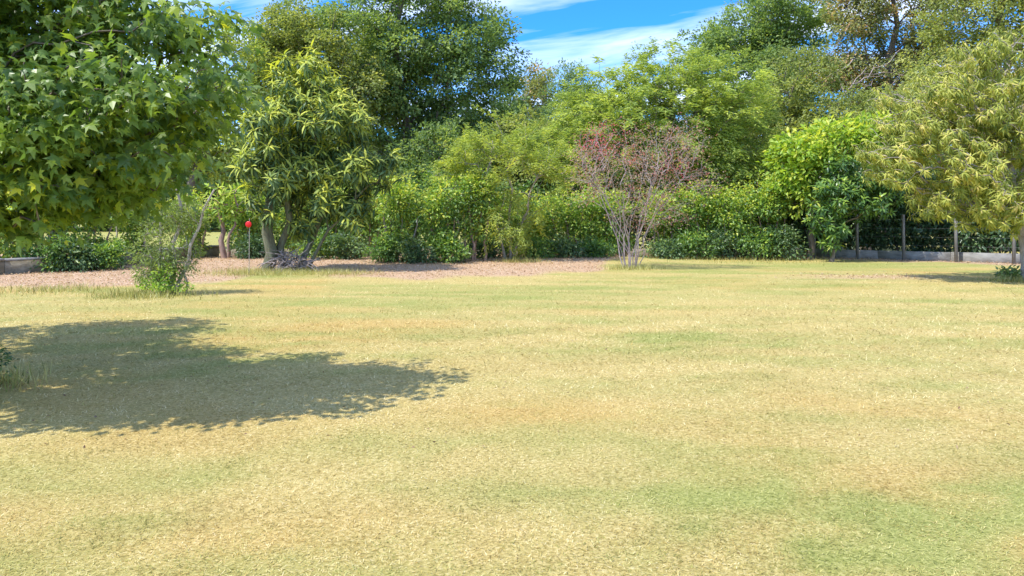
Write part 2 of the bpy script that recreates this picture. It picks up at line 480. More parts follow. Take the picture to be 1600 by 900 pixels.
def tube(P0, P1, r0, r1, sides):
    n = len(P0)
    d = unit(P1 - P0)
    ref = np.where(np.abs(d[:, 2:3]) > 0.9, np.array([[1.0, 0, 0]]), np.array([[0, 0, 1.0]]))
    u = unit(np.cross(d, ref)); w = np.cross(d, u)
    a = np.arange(sides) * 2 * np.pi / sides
    ring = np.cos(a)[None, :, None] * u[:, None] + np.sin(a)[None, :, None] * w[:, None]
    A = P0[:, None] + ring * r0[:, None, None]
    B = P1[:, None] + ring * r1[:, None, None]
    V_ = np.concatenate([A, B], 1)
    i = np.arange(sides); j = (i + 1) % sides
    f = np.stack([i, j, j + sides, i + sides], 1)
    F_ = (f[None] + (np.arange(n) * 2 * sides)[:, None, None]).reshape(-1, 4)
    return V_.reshape(-1, 3), F_


def join(parts):
    vs, fs, o = [], [], 0
    for v, f in parts:
        if len(v) == 0: continue
        vs.append(v); fs.append(f + o); o += len(v)
    return np.concatenate(vs), np.concatenate(fs)


def swept(path, rad, sides=9, wob=0.0):
    """one continuous tapered tube along a path"""
    path = np.asarray(path, float); n = len(path)
    t = unit(np.gradient(path, axis=0))
    ref = np.array([1.0, 0.1, 0]); u = unit(np.cross(t, ref)); w = np.cross(t, u)
    a = np.arange(sides) * 2 * np.pi / sides
    rr = np.asarray(rad)[:, None] * (1 + wob * (R.random((n, sides)) - 0.5))
    V_ = path[:, None] + rr[..., None] * (np.cos(a)[None, :, None] * u[:, None] + np.sin(a)[None, :, None] * w[:, None])
    F_ = [[k * sides + i, k * sides + (i + 1) % sides, (k + 1) * sides + (i + 1) % sides, (k + 1) * sides + i] for k in range(n - 1) for i in range(sides)]
    return V_.reshape(-1, 3), np.array(F_)


def curve(p0, p1, n, jit, bow=(0, 0, 0)):
    s = np.linspace(0, 1, n)[:, None]
    c = np.asarray(p0) * (1 - s) + np.asarray(p1) * s + np.asarray(bow) * (4 * s * (1 - s))
    L = np.linalg.norm(np.asarray(p1) - np.asarray(p0))
    j = R.normal(0, jit * L, (n, 3)); j[0] = 0; j[-1] = 0; j[:, 2] *= 0.3
    return c + j


def noise3(p, f, s):
    return (np.sin(p[:, 0] * f + s) * np.cos(p[:, 1] * f * 1.13 + s * 1.7) + np.sin(p[:, 2] * f * 1.31 + s * .6 + p[:, 0] * f * .6)
            + np.cos(p[:, 1] * f * .7 - p[:, 2] * f * .9 + s * 2.3)) / 3.0


def clump_points(lobes, n, shell, gap, seed, sub=None):
    """clump centres inside ellipsoid lobes ((cx,cy,cz),(rx,ry,rz)), more of them near the surface, with holes"""
    vol = np.array([(l[1][0] * l[1][1] * l[1][2]) ** 0.75 for l in lobes]); vol /= vol.sum()
    k = R.choice(len(lobes), n * 3, p=vol)
    c = np.array([l[0] for l in lobes])[k]; r = np.array([l[1] for l in lobes])[k]
    d = unit(R.normal(size=(n * 3, 3)))
    p = c + d * r * (R.random((n * 3, 1)) ** shell) * (0.86 + 0.28 * R.random((n * 3, 1)))
    fr = 2.2 / np.mean([np.mean(l[1]) for l in lobes])
    ok = noise3(p, fr * 1.6, seed) > gap
    ok &= p[:, 2] > 0.15
    if sub:
        c_ = p[ok][:max(4, n // sub[0])]
        q_ = c_[R.integers(0, len(c_), n)]
        off = unit(R.normal(size=(n, 3))) * (R.random((n, 1)) ** 0.4) * sub[1] * (0.6 + 0.8 * R.random((n, 1)))
        off[:, 2] *= 0.7
        return q_ + off
    return p[ok][:n]


def skeleton(paths, cl, up=0.15, wob=0.07, segs=(0.36, 0.7, 1.0)):
    """join clump centres to the trunk paths; returns nodes, parents, root path index"""
    nodes, par, plen, own = [], [], [], []
    for k, (pth, usefrom) in enumerate(paths):
        L = 0
        for i, q_ in enumerate(pth):
            nodes.append(q_); par.append(len(nodes) - 2 if i else -1); own.append(k)
            if i: L += np.linalg.norm(q_ - pth[i - 1])
            plen.append(L * 0.5 if i >= usefrom else 1e6)
    base_n = len(nodes)
    N = base_n + 3 * len(cl)
    P_ = np.zeros((N, 3)); P_[:base_n] = nodes
    pl = np.full(N, 1e9); pl[:base_n] = plen
    pr = np.full(N, -1); pr[:base_n] = par
    ow = np.zeros(N, int); ow[:base_n] = own
    tips = []
    src = P_[:base_n][np.array(plen) < 1e5]
    dd = np.min(np.linalg.norm(cl[:, None] - src[None], axis=2), axis=1)
    m_ = base_n
    for i in np.argsort(dd):
        c_ = cl[i]
        dist = np.linalg.norm(P_[:m_] - c_, axis=1)
        cost = dist + 0.45 * pl[:m_] + 0.6 * np.maximum(0, P_[:m_, 2] - c_[2])
        j = int(np.argmin(cost))
        a = P_[j]; L = dist[j]
        prev = j
        for s in segs:
            q_ = a * (1 - s) + c_ * s
            if s < 1: q_ = q_ + R.normal(0, wob * L, 3) + np.array([0, 0, up * L * 4 * s * (1 - s)])
            P_[m_] = q_; pr[m_] = prev; ow[m_] = ow[j]; pl[m_] = pl[j] + L * s
            prev = m_; m_ += 1
        tips.append(m_ - 1)
    return P_[:m_], pr[:m_], ow[:m_], base_n, np.array(tips)


def build_tree(name, label, cat, base, lobes, nclump, mat, bark, tmpl, leaf, group=None, per=40, cr=0.5, kind='spray', shell=0.35, gap=-0.35,
               trunk_r=0.15, trunk_top=None, stems=None, tip_r=0.006, flat=0.65, droop=0.15, young=None, lean_up=0.6, limbs=6, parts=0, seed=None,
               jit=0.02, stem_bow=0.10, tint_mu=0.45, tint_sd=0.2, cl_sd=0.13, hang=0.0, min_z=0.3, bough=0.15, crown_name='crown', wob=0.07, tint_fn=None, taper=0.35, sub=None, sz_var=0.6):
    """a tree or shrub: Empty > trunk or stems, limbs, crown (a mass of leaves) and, where they can be told apart, single leaves"""
    global R
    R = np.random.default_rng(zlib.crc32(label.encode()))
    seed = R.random() * 50 if seed is None else seed
    bx_, by_ = base
    z0 = float(gz(bx_, by_))
    root = empty(name, (bx_, by_, z0), label, cat, group)
    loc = np.array([bx_, by_, z0])
    lobes = [(np.asarray(c_, float), np.asarray(r_, float)) for c_, r_ in lobes]
    cl = clump_points(lobes, nclump, shell, gap, seed, sub)
    cl = cl[cl[:, 2] > z0 + min_z]
    cen = np.average([c_ for c_, _ in lobes], axis=0, weights=[np.prod(r_) for _, r_ in lobes])
    top = max(c_[2] + r_[2] for c_, r_ in lobes); low = min(c_[2] - r_[2] for c_, r_ in lobes)
    paths = []
    b0 = np.array([bx_, by_, z0 - 0.12])
    if stems is None:
        tt = np.array(trunk_top, float) if trunk_top is not None else np.array([cen[0], cen[1], low + 0.72 * (top - low)])
        n_ = 9
        pth = curve(b0, tt, n_, jit)
        paths.append((pth, 3))
        rads = [np.linspace(trunk_r, trunk_r * taper, n_) * (1 + 0.5 * np.exp(-np.linspace(0, 1, n_) * 14))]
    else:
        rads = []
        for k, (off, tip, r_) in enumerate(stems):
            q0 = b0 + np.array([off[0], off[1], 0]); q1 = np.asarray(tip, float)
            pth = curve(q0, q1, 7, jit, bow=((q0[0] - q1[0]) * stem_bow, (q0[1] - q1[1]) * stem_bow, 0))
            paths.append((pth, 2)); rads.append(np.linspace(r_, r_ * 0.4, 7))
    P_, pr, ow, bn, tips = skeleton(paths, cl, bough, wob, (0.5, 1.0) if by_ > 26 and name != 'dead_tree' else (0.36, 0.7, 1.0))
    # radii
    e = 2.4
    acc = np.zeros(len(P_))
    acc[tips] += tip_r ** e
    for i in range(len(P_) - 1, bn - 1, -1):
        acc[i] = max(acc[i], tip_r ** e); acc[pr[i]] += acc[i]
    rad = acc ** (1 / e)
    # first-order branch of each node
    first = np.full(len(P_), -1)
    for i in range(bn, len(P_)):
        first[i] = i if pr[i] < bn else first[pr[i]]
    cap = trunk_r * 0.6 if stems is None else max(s_[2] for s_ in stems) * 0.7
    rad[bn:] = np.minimum(rad[bn:], cap)
    eidx = np.arange(bn, len(P_))
    start_r = np.where(pr[eidx] < bn, rad[eidx], rad[pr[eidx]])
    def T_V(ids):
        p_ = pr[ids]
        ra = np.where(p_ < bn, rad[ids], np.minimum(rad[p_], rad[ids] * 1.35))
        th = rad[ids] > 0.028
        return join([tube(P_[p_[s_]], P_[ids[s_]], ra[s_], rad[ids[s_]], k_) for s_, k_ in ((th, 6), (~th, 3)) if s_.any()])
    nm_stem = 'trunk' if len(paths) == 1 else 'stem'
    if stems is None:
        fo = eidx[first[eidx] == eidx]
        order = fo[np.argsort(-rad[fo])]
        big = list(order[:limbs])
        geo_ = [swept(paths[0][0], rads[0], 10, 0.10)]
        small = eidx[~np.isin(first[eidx], big)]
        if len(small): geo_.append(T_V(small))
        v, f = join(geo_)
        tr = mesh_obj(nm_stem, v, f, bark, root, smooth=True, loc=loc)
        for b_ in big:
            ids = eidx[first[eidx] == b_]
            v, f = T_V(ids)
            mesh_obj('limb', v, f, bark, root, smooth=True, loc=loc)
    else:
        for k, (pth, _) in enumerate(paths):
            geo_ = [swept(pth, rads[k], 7, 0.08)]
            ids = eidx[ow[eidx] == k]
            if len(ids): geo_.append(T_V(ids))
            v, f = join(geo_)
            mesh_obj(nm_stem, v, f, bark, root, smooth=True, loc=loc)
    # leaves
    n = len(cl)
    ct = R.normal(0, cl_sd, n)
    rep = np.repeat(np.arange(n), per)
    N = len(rep)
    c_ = cl[rep]
    out_ = unit(c_ - cen)
    tip_dir = unit(P_[tips] - P_[pr[tips]])
    inv = np.empty(n, int); inv[np.argsort(np.min(np.linalg.norm(cl[:, None] - P_[:bn][None], axis=2), axis=1))] = 0
    td = np.zeros((n, 3))
    # tips are in placement order: match by nearest position
    for t_i, q_ in zip(range(len(tips)), tips):
        pass
    tp = P_[tips]
    od = np.lexsort((tp[:, 2].round(5), tp[:, 1].round(5), tp[:, 0].round(5))); oc = np.lexsort((cl[:, 2].round(5), cl[:, 1].round(5), cl[:, 0].round(5)))
    td[oc] = tip_dir[od]
    td = td[rep]
    if kind == 'spray':
        rr = unit(R.normal(size=(N, 3))) * (R.random((N, 1)) ** 0.45)
        rr[:, 2] *= flat
        size = cr * np.repeat(0.65 + 0.7 * R.random(n), per)
        pos = c_ + rr * size[:, None]
        pos[:, 2] -= droop * size * (rr[:, 0] ** 2 + rr[:, 1] ** 2)
        dirs = unit(rr + 0.45 * out_ + R.normal(0, 0.45, (N, 3)) + np.array([0, 0, -droop - hang]))
        nor = unit(np.array([0, 0, lean_up * 0.6]) + 0.5 * SUNV + 0.3 * out_ + R.normal(0, 0.42, (N, 3)))
        tint_ = tint_mu + ct[rep] + R.normal(0, tint_sd, N)
        if young: tint_ += young * np.clip(rr[:, 2] / flat, 0, 1) * sstep(low, top, c_[:, 2])
    elif kind == 'whorl':
        a = (np.tile(np.arange(per), n) * 2.399 + np.repeat(R.random(n) * 6.28, per))
        q_ = np.tile(np.arange(per) / per, n)                 # 0 = youngest, at the tip
        axis_ = unit(td * 0.5 + np.array([0, 0, 0.8]) + 0.35 * out_)
        u_ = unit(np.cross(axis_, np.array([0.31, 0.95, 0.05]))); w_ = np.cross(axis_, u_)
        el = 1.15 - 1.75 * q_ - hang + R.normal(0, 0.16, N)
        dirs = unit((np.cos(a) * np.cos(el))[:, None] * u_ + (np.sin(a) * np.cos(el))[:, None] * w_ + np.sin(el)[:, None] * axis_ + np.array([0, 0, -droop]))
        pos = c_ - axis_ * (q_ * cr)[:, None] + R.normal(0, cr * 0.06, (N, 3))
        nor = unit(axis_ * 0.8 + 0.35 * SUNV + R.normal(0, 0.15, (N, 3)))
        tint_ = tint_mu + ct[rep] + R.normal(0, tint_sd, N) + (young or 0) * (0.5 - q_)
    else:                                                     # frond: leaflets along a drooping stalk
        s_ = np.tile(np.linspace(0.02, 1, per), n)
        hd = unit(np.repeat(unit(R.normal(size=(n, 3)) * np.array([1, 1, 0.25])), per, axis=0) * 0.8 + 0.8 * out_ + np.array([0, 0, 0.25]))
        L = cr * np.repeat(0.6 + 0.8 * R.random(n), per)
        pos = c_ + hd * (s_ * L)[:, None]
        pos[:, 2] -= droop * L * s_ ** 2
        pos += R.normal(0, cr * 0.09, (N, 3))
        side = np.where(np.tile(np.arange(per), n) % 2 == 0, 1.0, -1.0)
        sdv = unit(np.cross(hd, np.array([0.0, 0.05, 1.0])))
        dirs = unit(hd * 0.7 + sdv * side[:, None] + np.array([0, 0, -droop * 0.7 - hang]) + R.normal(0, 0.3, (N, 3)))
        nor = unit(np.array([0, 0, lean_up * 0.6]) + 0.5 * SUNV + R.normal(0, 0.45, (N, 3)))
        tint_ = tint_mu + ct[rep] + R.normal(0, tint_sd, N) + (young or 0) * (s_ - 0.4)
    if tint_fn is not None: tint_ = tint_ + tint_fn(pos)
    sc_ = leaf * (0.95 - sz_var / 2 + sz_var * R.random(N))
    ok = pos[:, 2] > z0 + 0.03
    pos, dirs, nor, tint_, sc_ = pos[ok], dirs[ok], nor[ok], np.clip(tint_[ok], 0, 1), sc_[ok]
    fr = leaf_frames(dirs, nor)
    pick = np.zeros(len(pos), bool)
    if parts:
        # the leaves that show largest: the nearest one in each small square of the view
        mid = pos + dirs * sc_[:, None] * 0.5
        sx = 800 + FPX * mid[:, 0] / mid[:, 1]; sy = HZ - FPX * (mid[:, 2] - EYE) / mid[:, 1]
        vis = (sx > 4) & (sx < 1596) & (sy > 4) & (sy < 896)
        face = np.abs(np.einsum('ij,ij->i', fr[:, :, 2], unit(mid - np.array([0, 0, EYE]))))
        score = np.where(vis, sc_ / mid[:, 1] * (0.35 + face), 0)
        cell = 14
        key = (sx // cell).astype(int) * 4096 + (sy // cell).astype(int)
        dpt = np.where(vis, mid[:, 1], 1e9)
        od = np.lexsort((dpt, key)); ko = key[od]
        firsts = od[np.r_[True, ko[1:] != ko[:-1]]]
        firsts = firsts[score[firsts] > 0]
        firsts = firsts[np.argsort(-score[firsts])][:parts]
        pick[firsts] = True
    v, f = place(tmpl, pos[~pick], fr[~pick], sc_[~pick])
    cro = mesh_obj(crown_name, v, f, mat, root, attrs={'tint': np.repeat(tint_[~pick], len(tmpl[0]))}, loc=loc)
    cro['kind'] = 'stuff'
    if parts:
        shades = []
        for s_ in range(10):
            me = bpy.data.meshes.new('leaf')
            me.from_pydata([tuple(x) for x in tmpl[0]], [], [tuple(int(i) for i in t_) for t_ in tmpl[1]])
            a_ = me.attributes.new('tint', 'FLOAT', 'POINT'); a_.data.foreach_set('value', np.full(len(tmpl[0]), s_ / 9, np.float32))
            me.materials.append(mat); shades.append(me)
        for i in np.nonzero(pick)[0]:
            o = bpy.data.objects.new('leaf', shades[int(round(tint_[i] * 9))])
            COL.objects.link(o)
            o.parent = cro
            mtx = Matrix([[*(fr[i][r_] * sc_[i]), pos[i][r_] - loc[r_]] for r_ in range(3)] + [[0, 0, 0, 1]])
            o.matrix_local = mtx
    return root


def lobe(px, py, rx, ry, d, rd):
    k = d / FPX
    return (at(px, py, d), (rx * k, rd, ry * k))


def gpt(px, d):
    return ((px - 800) * d / FPX, d)


LEAF_OAK = tmpl_diamond(0.62)
LEAF_OVAL = tmpl_diamond(0.5)
LEAF_THIN = tmpl_diamond(0.26)
LEAF_LONG = tmpl_long(0.27, 0.35)
LEAF_LANCE = tmpl_long(0.19, 0.45)
LEAF_STRAP = tmpl_long(0.20, 0.45)
LEAF_MAPLE = tmpl_maple()

# ------------------------------------------------------------------ background trees (far to near)
BG = 'tall trees beyond the hedge'
def bg(name, label, base, lobes, n, mat, per, cr, leaf, **kw):
    a = dict(group=BG, trunk_r=0.28, limbs=6, tip_r=0.012, cl_sd=0.16)
    a.update(kw)
    tm = a.pop('tm', LEAF_OAK); bk = a.pop('bark', M['bark'])
    return build_tree(name, label, 'tree', base, lobes, n, M[mat], bk, tm, leaf, per=per, cr=cr, **a)


bg('broadleaf_tree', 'greyish green tree top against the sky, left of the sky gap base', gpt(832, 58),
   [lobe(832, 160, 36, 66, 58, 2.4), lobe(800, 200, 40, 55, 58, 2.6), lobe(845, 240, 50, 50, 58, 2.5)], 330, 'brown', 60, 0.72, 0.22, tint_mu=0.38, gap=-0.8)
bg('broadleaf_tree', 'rounded mid green tree crown low on the skyline at the sky gap', gpt(893, 55),
   [lobe(893, 155, 48, 58, 55, 2.6), lobe(880, 215, 60, 60, 55, 2.8), lobe(935, 200, 45, 55, 55, 2.4)], 380, 'far', 64, 0.72, 0.2, tm=LEAF_OVAL, gap=-0.8)
bg('oak_tree', 'tall dark green oak rising behind the yellow topped tree to the upper edge', gpt(640, 37),
   [lobe(560, 90, 105, 95, 37, 3.4), lobe(665, 20, 100, 115, 37, 3.6), lobe(725, 105, 62, 110, 37, 3.0), lobe(600, 205, 130, 95, 37, 3.6), lobe(705, 225, 100, 90, 37, 3.2), lobe(770, 165, 42, 75, 37, 2.0), lobe(780, 235, 45, 50, 37, 2.0),
    lobe(480, 90, 60, 75, 37, 2.6), lobe(500, 190, 80, 90, 37, 2.8), lobe(620, -60, 90, 70, 37, 3.0), lobe(640, 290, 150, 60, 37, 3.0), lobe(640, 150, 85, 75, 37, 3.0)], 1400, 'oak', 78, 0.60, 0.18, sub=(4, 1.4), trunk_r=0.32, limbs=8, gap=-0.85)
bg('broadleaf_tree', 'light green tree crown between the maple and the tall dark oak', gpt(500, 34),
   [lobe(500, 95, 75, 75, 34, 2.2), lobe(560, 150, 60, 60, 34, 2.0), lobe(440, 140, 60, 75, 34, 2.0), lobe(500, 220, 100, 70, 34, 2.2), lobe(450, 55, 50, 50, 34, 1.6), lobe(420, 90, 40, 50, 34, 1.5)], 600, 'oak_olive', 70, 0.5, 0.15, tint_mu=0.42, gap=-0.7)
bg('oak_tree', 'dark green oak against the sky right of the sky gap', gpt(1190, 44),
   [lobe(1165, 60, 62, 42, 44, 2.8), lobe(1225, 25, 58, 52, 44, 2.8), lobe(1200, 110, 85, 55, 44, 3.0), lobe(1110, 90, 40, 32, 44, 2.0), lobe(1180, 190, 90, 60, 44, 3.0)], 640, 'oak', 75, 0.62, 0.19, sub=(6, 1.2), trunk_r=0.3, gap=-0.4)
bg('broadleaf_tree', 'tall thin leaved tree with browning crown and pale bare branches', gpt(1370, 40),
   [lobe(1335, 40, 55, 55, 40, 2.6), lobe(1420, 30, 75, 75, 40, 3.2), lobe(1380, 120, 95, 55, 40, 3.0), lobe(1460, 110, 70, 60, 40, 3.0), lobe(1310, 110, 40, 35, 40, 2.0), lobe(1400, 190, 110, 50, 40, 3.0), lobe(1360, -50, 90, 60, 40, 3.0)], 760, 'brown', 66, 0.60, 0.17,
   gap=-0.32, tint_mu=0.45, cl_sd=0.26, trunk_r=0.3, limbs=9)
bg('broadleaf_tree', 'light olive tree filling the upper right corner behind the drooping tree', gpt(1560, 33),
   [lobe(1530, 40, 90, 70, 33, 2.8), lobe(1620, 30, 90, 90, 33, 2.8), lobe(1490, 130, 80, 60, 33, 2.6), lobe(1600, 150, 110, 80, 33, 2.8), lobe(1560, -50, 110, 60, 33, 3.0)], 560, 'oak_olive', 75, 0.55, 0.15, tint_mu=0.55)
bg('broadleaf_tree', 'olive green rounded tree right of the feathery tree, under the oak', gpt(1235, 35),
   [lobe(1245, 135, 62, 62, 35, 2.2), lobe(1200, 215, 65, 60, 35, 2.4), lobe(1275, 215, 60, 55, 35, 2.4), lobe(1230, 290, 80, 50, 35, 2.4)], 420, 'oak_olive', 75, 0.5, 0.14, tint_mu=0.4)
bg('broadleaf_tree', 'low olive tree under the pale bare branches on the right', gpt(1350, 32),
   [lobe(1335, 190, 75, 45, 32, 2.2), lobe(1410, 190, 60, 50, 32, 2.2), lobe(1370, 250, 100, 60, 32, 2.2)], 330, 'oak_olive', 70, 0.48, 0.14, tint_mu=0.42)
bg('broadleaf_tree', 'mid green tree crown between the oak and the wispy yellow green tree', gpt(690, 33),
   [lobe(690, 250, 62, 55, 33, 1.8), lobe(650, 300, 60, 50, 33, 1.8), lobe(735, 300, 55, 50, 33, 1.8)], 300, 'oak', 66, 0.5, 0.15, tint_mu=0.38, gap=-0.6)
bg('broadleaf_tree', 'light green tree crown rising behind the wispy yellow green tree', gpt(825, 34),
   [lobe(825, 225, 62, 52, 34, 1.8), lobe(865, 280, 60, 55, 34, 1.8), lobe(790, 285, 60, 55, 34, 1.8)], 300, 'oak_olive', 66, 0.5, 0.15, tint_mu=0.42, gap=-0.6)
# a dead tree with bare pale limbs in front of the browning crown
build_tree('dead_tree', 'bare dead tree with pale forked branches in the right skyline', 'tree', gpt(1312, 36),
           [lobe(1312, 80, 22, 60, 36, 1.2), lobe(1375, 120, 60, 45, 36, 1.4), lobe(1345, 150, 55, 35, 36, 1.2)], 46, M['brown'], M['bark_mauve'], LEAF_OVAL, 0.12, group=BG, per=4, cr=0.5, shell=0.3,
           gap=-2, trunk_r=0.10, trunk_top=at(1306, 110, 36), tip_r=0.014, limbs=8, bough=-0.05, wob=0.035, taper=0.15)
bg('broadleaf_tree', 'pale yellow green tree seen through the gaps of the maple', gpt(300, 31),
   [lobe(300, 170, 90, 90, 31, 2.4), lobe(360, 110, 60, 80, 31, 2.2), lobe(250, 250, 90, 60, 31, 2.2), lobe(370, 230, 60, 70, 31, 2.0)], 330, 'wispy', 60, 0.5, 0.15, tint_mu=0.4)
bg('broadleaf_tree', 'green tree behind the maple at the left edge', gpt(90, 33),
   [lobe(90, 160, 130, 120, 33, 3.0), lobe(20, 230, 120, 90, 33, 2.8), lobe(170, 240, 100, 80, 33, 2.6)], 380, 'oak', 70, 0.6, 0.17, tint_mu=0.5)
# a far wood closing the view
nfw = 22000
a_ = (R.random(nfw) * 2 - 1) * 0.85
dd_ = 70 + 25 * R.random(nfw)
hx = np.tan(a_) * dd_
hh_ = 5.5 + 3.5 * fbm(hx * 0.12, dd_ * 0.1, 91, 3) + 1.4 * vnoise(hx * 0.5, dd_ * 0.5, 92)
zz_ = hh_ * R.random(nfw) ** 0.5
fr_ = leaf_frames(unit(R.normal(size=(nfw, 3))), unit(R.normal(0, 0.6, (nfw, 3)) + np.array([0, -0.3, 0.7])))
v, f = place(LEAF_OAK, np.stack([hx, dd_, zz_], 1), fr_, 1.5 + 0.9 * R.random(nfw))
tag(mesh_obj('far_wood', v, f, M['far'], attrs={'tint': np.repeat(np.clip(0.35 + 0.5 * (fbm(hx * 0.2, zz_ * 0.4, 95, 3) - 0.5) + R.normal(0, 0.15, nfw), 0, 1), 4)}),
    'distant wood closing the view behind the trees', 'wood', kind='stuff')

# ------------------------------------------------------------------ middle trees
build_tree('feathery_tree', 'large feathery light green tree with drooping boughs behind the reddish shrub', 'tree', gpt(1075, 30.5),
           [lobe(965, 180, 95, 75, 30.5, 2.6), lobe(1050, 140, 100, 62, 30.5, 2.8), lobe(1125, 175, 85, 80, 30.5, 2.6), lobe(1010, 240, 115, 75, 30.5, 2.6), lobe(1125, 265, 90, 95, 30.5, 2.4),
            lobe(1170, 335, 48, 65, 30, 1.8), lobe(895, 220, 55, 60, 30.5, 1.8), lobe(1060, 215, 90, 70, 30.5, 2.6), lobe(930, 300, 60, 45, 30.5, 1.8), lobe(1080, 320, 80, 60, 30.5, 2.0)], 1900, M['feather'], M['bark'], LEAF_THIN, 0.19, per=56, cr=0.85, kind='frond', droop=0.55,
           trunk_r=0.2, gap=-0.55, limbs=8, shell=0.36, tint_mu=0.45, young=0.3, cl_sd=0.18)
build_tree('wispy_tree', 'wispy yellow green small tree in the middle of the hedge', 'tree', gpt(795, 25.2),
           [lobe(800, 240, 64, 52, 24.6, 1.1), lobe(748, 258, 44, 36, 25.2, 0.8), lobe(850, 265, 50, 50, 24.6, 0.9), lobe(795, 325, 55, 50, 24.6, 0.9), lobe(765, 212, 40, 28, 24.6, 0.6), lobe(800, 380, 30, 30, 24.6, 0.5)], 330, M['wispy'], M['bark_pale'], LEAF_THIN, 0.13,
           per=55, cr=0.6, kind='frond', droop=0.35, stems=[((-.1, 0), at(760, 280, 24.6), 0.05), ((.05, .1), at(800, 240, 24.7), 0.055), ((.15, -.05), at(835, 285, 24.4), 0.045)], gap=-0.12, tint_mu=0.5, cl_sd=0.16)
build_tree('wispy_sapling', 'thin arching sapling with sparse pale leaves left of the wispy tree', 'sapling', gpt(715, 26.6),
           [lobe(712, 250, 28, 45, 25.5, 0.7), lobe(690, 300, 30, 40, 25.5, 0.6)], 60, M['wispy'], M['bark_pale'], LEAF_THIN, 0.14, per=36, cr=0.6, kind='frond', droop=0.3,
           stems=[((0, 0), at(712, 240, 25.5), 0.035)], gap=-0.4, tint_mu=0.5)

# yellow topped tree with whorls of long leaves
build_tree('loquat_tree', 'tree with whorls of long drooping leaves and yellow green tips, mossy trunks', 'tree', gpt(440, 21.2),
           [lobe(475, 128, 58, 42, 21.2, 1.1), lobe(425, 185, 55, 48, 21.2, 1.3), lobe(520, 190, 56, 44, 21.2, 1.3), lobe(455, 250, 72, 46, 21.2, 1.5), lobe(560, 255, 48, 36, 21.2, 1.1), lobe(602, 272, 26, 24, 21.2, 0.6), lobe(505, 300, 74, 38, 21.3, 1.2),
            lobe(405, 305, 36, 36, 21.1, 0.9), lobe(545, 322, 40, 30, 21.3, 0.8), lobe(470, 355, 50, 20, 21.5, 0.5)],
           1000, M['loquat'], M['bark_moss'], LEAF_LANCE, 0.265, per=17, cr=0.16, kind='whorl', droop=0.25, young=0.9, tint_mu=0.34, tint_sd=0.13, sz_var=0.8, tint_fn=lambda p: 0.24 * sstep(3.0, 5.5, p[:, 2]),
           stems=[((-0.42, 0), at(425, 235, 21.2), 0.20), ((0.02, 0.15), at(470, 180, 21.4), 0.12), ((0.45, 0.1), at(540, 250, 21.3), 0.10), ((0.7, -0.05), at(575, 290, 21.0), 0.06)],
           gap=-0.25, parts=300, shell=0.3, hang=0.15, sub=(5, 0.40))
# frangipani with stubby forks
build_tree('frangipani_tree', 'small stubby tree with brown trunk and pale green forks left of the mossy trunks', 'tree', gpt(352, 26.3),
           [lobe(340, 315, 30, 28, 26.3, 0.7), lobe(370, 320, 30, 30, 26.3, 0.7)], 40, M['weed'], M['bark_pink'], LEAF_LONG, 0.28, per=10, cr=0.14, kind='whorl', young=0.3, tint_mu=0.6,
           stems=[((0, 0), at(340, 310, 26.3), 0.12), ((0.08, 0), at(372, 322, 26.2), 0.07)], gap=-2, tip_r=0.02)

# reddish bare shrub, vase shaped
st = []
for k in range(15):
    a = k / 15 * 6.28 + R.random() * 0.5
    tx_, ty_ = 985 + 78 * math.cos(a) + R.normal(0, 8), 255 + 28 * R.random() - 10 * math.sin(a)
    st.append(((0.16 * math.cos(a), 0.16 * math.sin(a)), at(tx_, ty_, 22.1 + 1.1 * math.sin(a)), 0.013 + 0.010 * R.random()))
build_tree('reddish_shrub', 'vase shaped bare twigged shrub with reddish leaf tips on the lawn edge', 'shrub', gpt(985, 22.1),
           [lobe(955, 225, 58, 40, 22.1, 1.2), lobe(1030, 235, 52, 45, 22.1, 1.2), lobe(930, 250, 42, 35, 22.1, 1.0), lobe(1092, 285, 46, 24, 22.1, 0.7), lobe(1068, 230, 45, 50, 22.1, 0.9), lobe(1040, 330, 50, 30, 22.1, 0.6), lobe(915, 285, 35, 35, 22.1, 0.8), lobe(990, 275, 70, 40, 22.1, 1.2), lobe(1000, 330, 50, 40, 22.1, 0.8)],
           1500, M['pink'], M['bark_mauve'], LEAF_OVAL, 0.060, per=4, cr=0.26, gap=-1.0, stems=st, tip_r=0.0029, tint_mu=0.22, tint_sd=0.2, cl_sd=0.2, bough=0.06, wob=0.05, stem_bow=0.2,
           tint_fn=lambda p: 0.62 * np.exp(-((p[:, 0] - 2.75) / 0.85) ** 2 - ((p[:, 2] - 3.95) / 0.6) ** 2) + 0.3 * np.exp(-((p[:, 0] - 4.9) / 0.6) ** 2 - ((p[:, 2] - 3.0) / 0.5) ** 2))
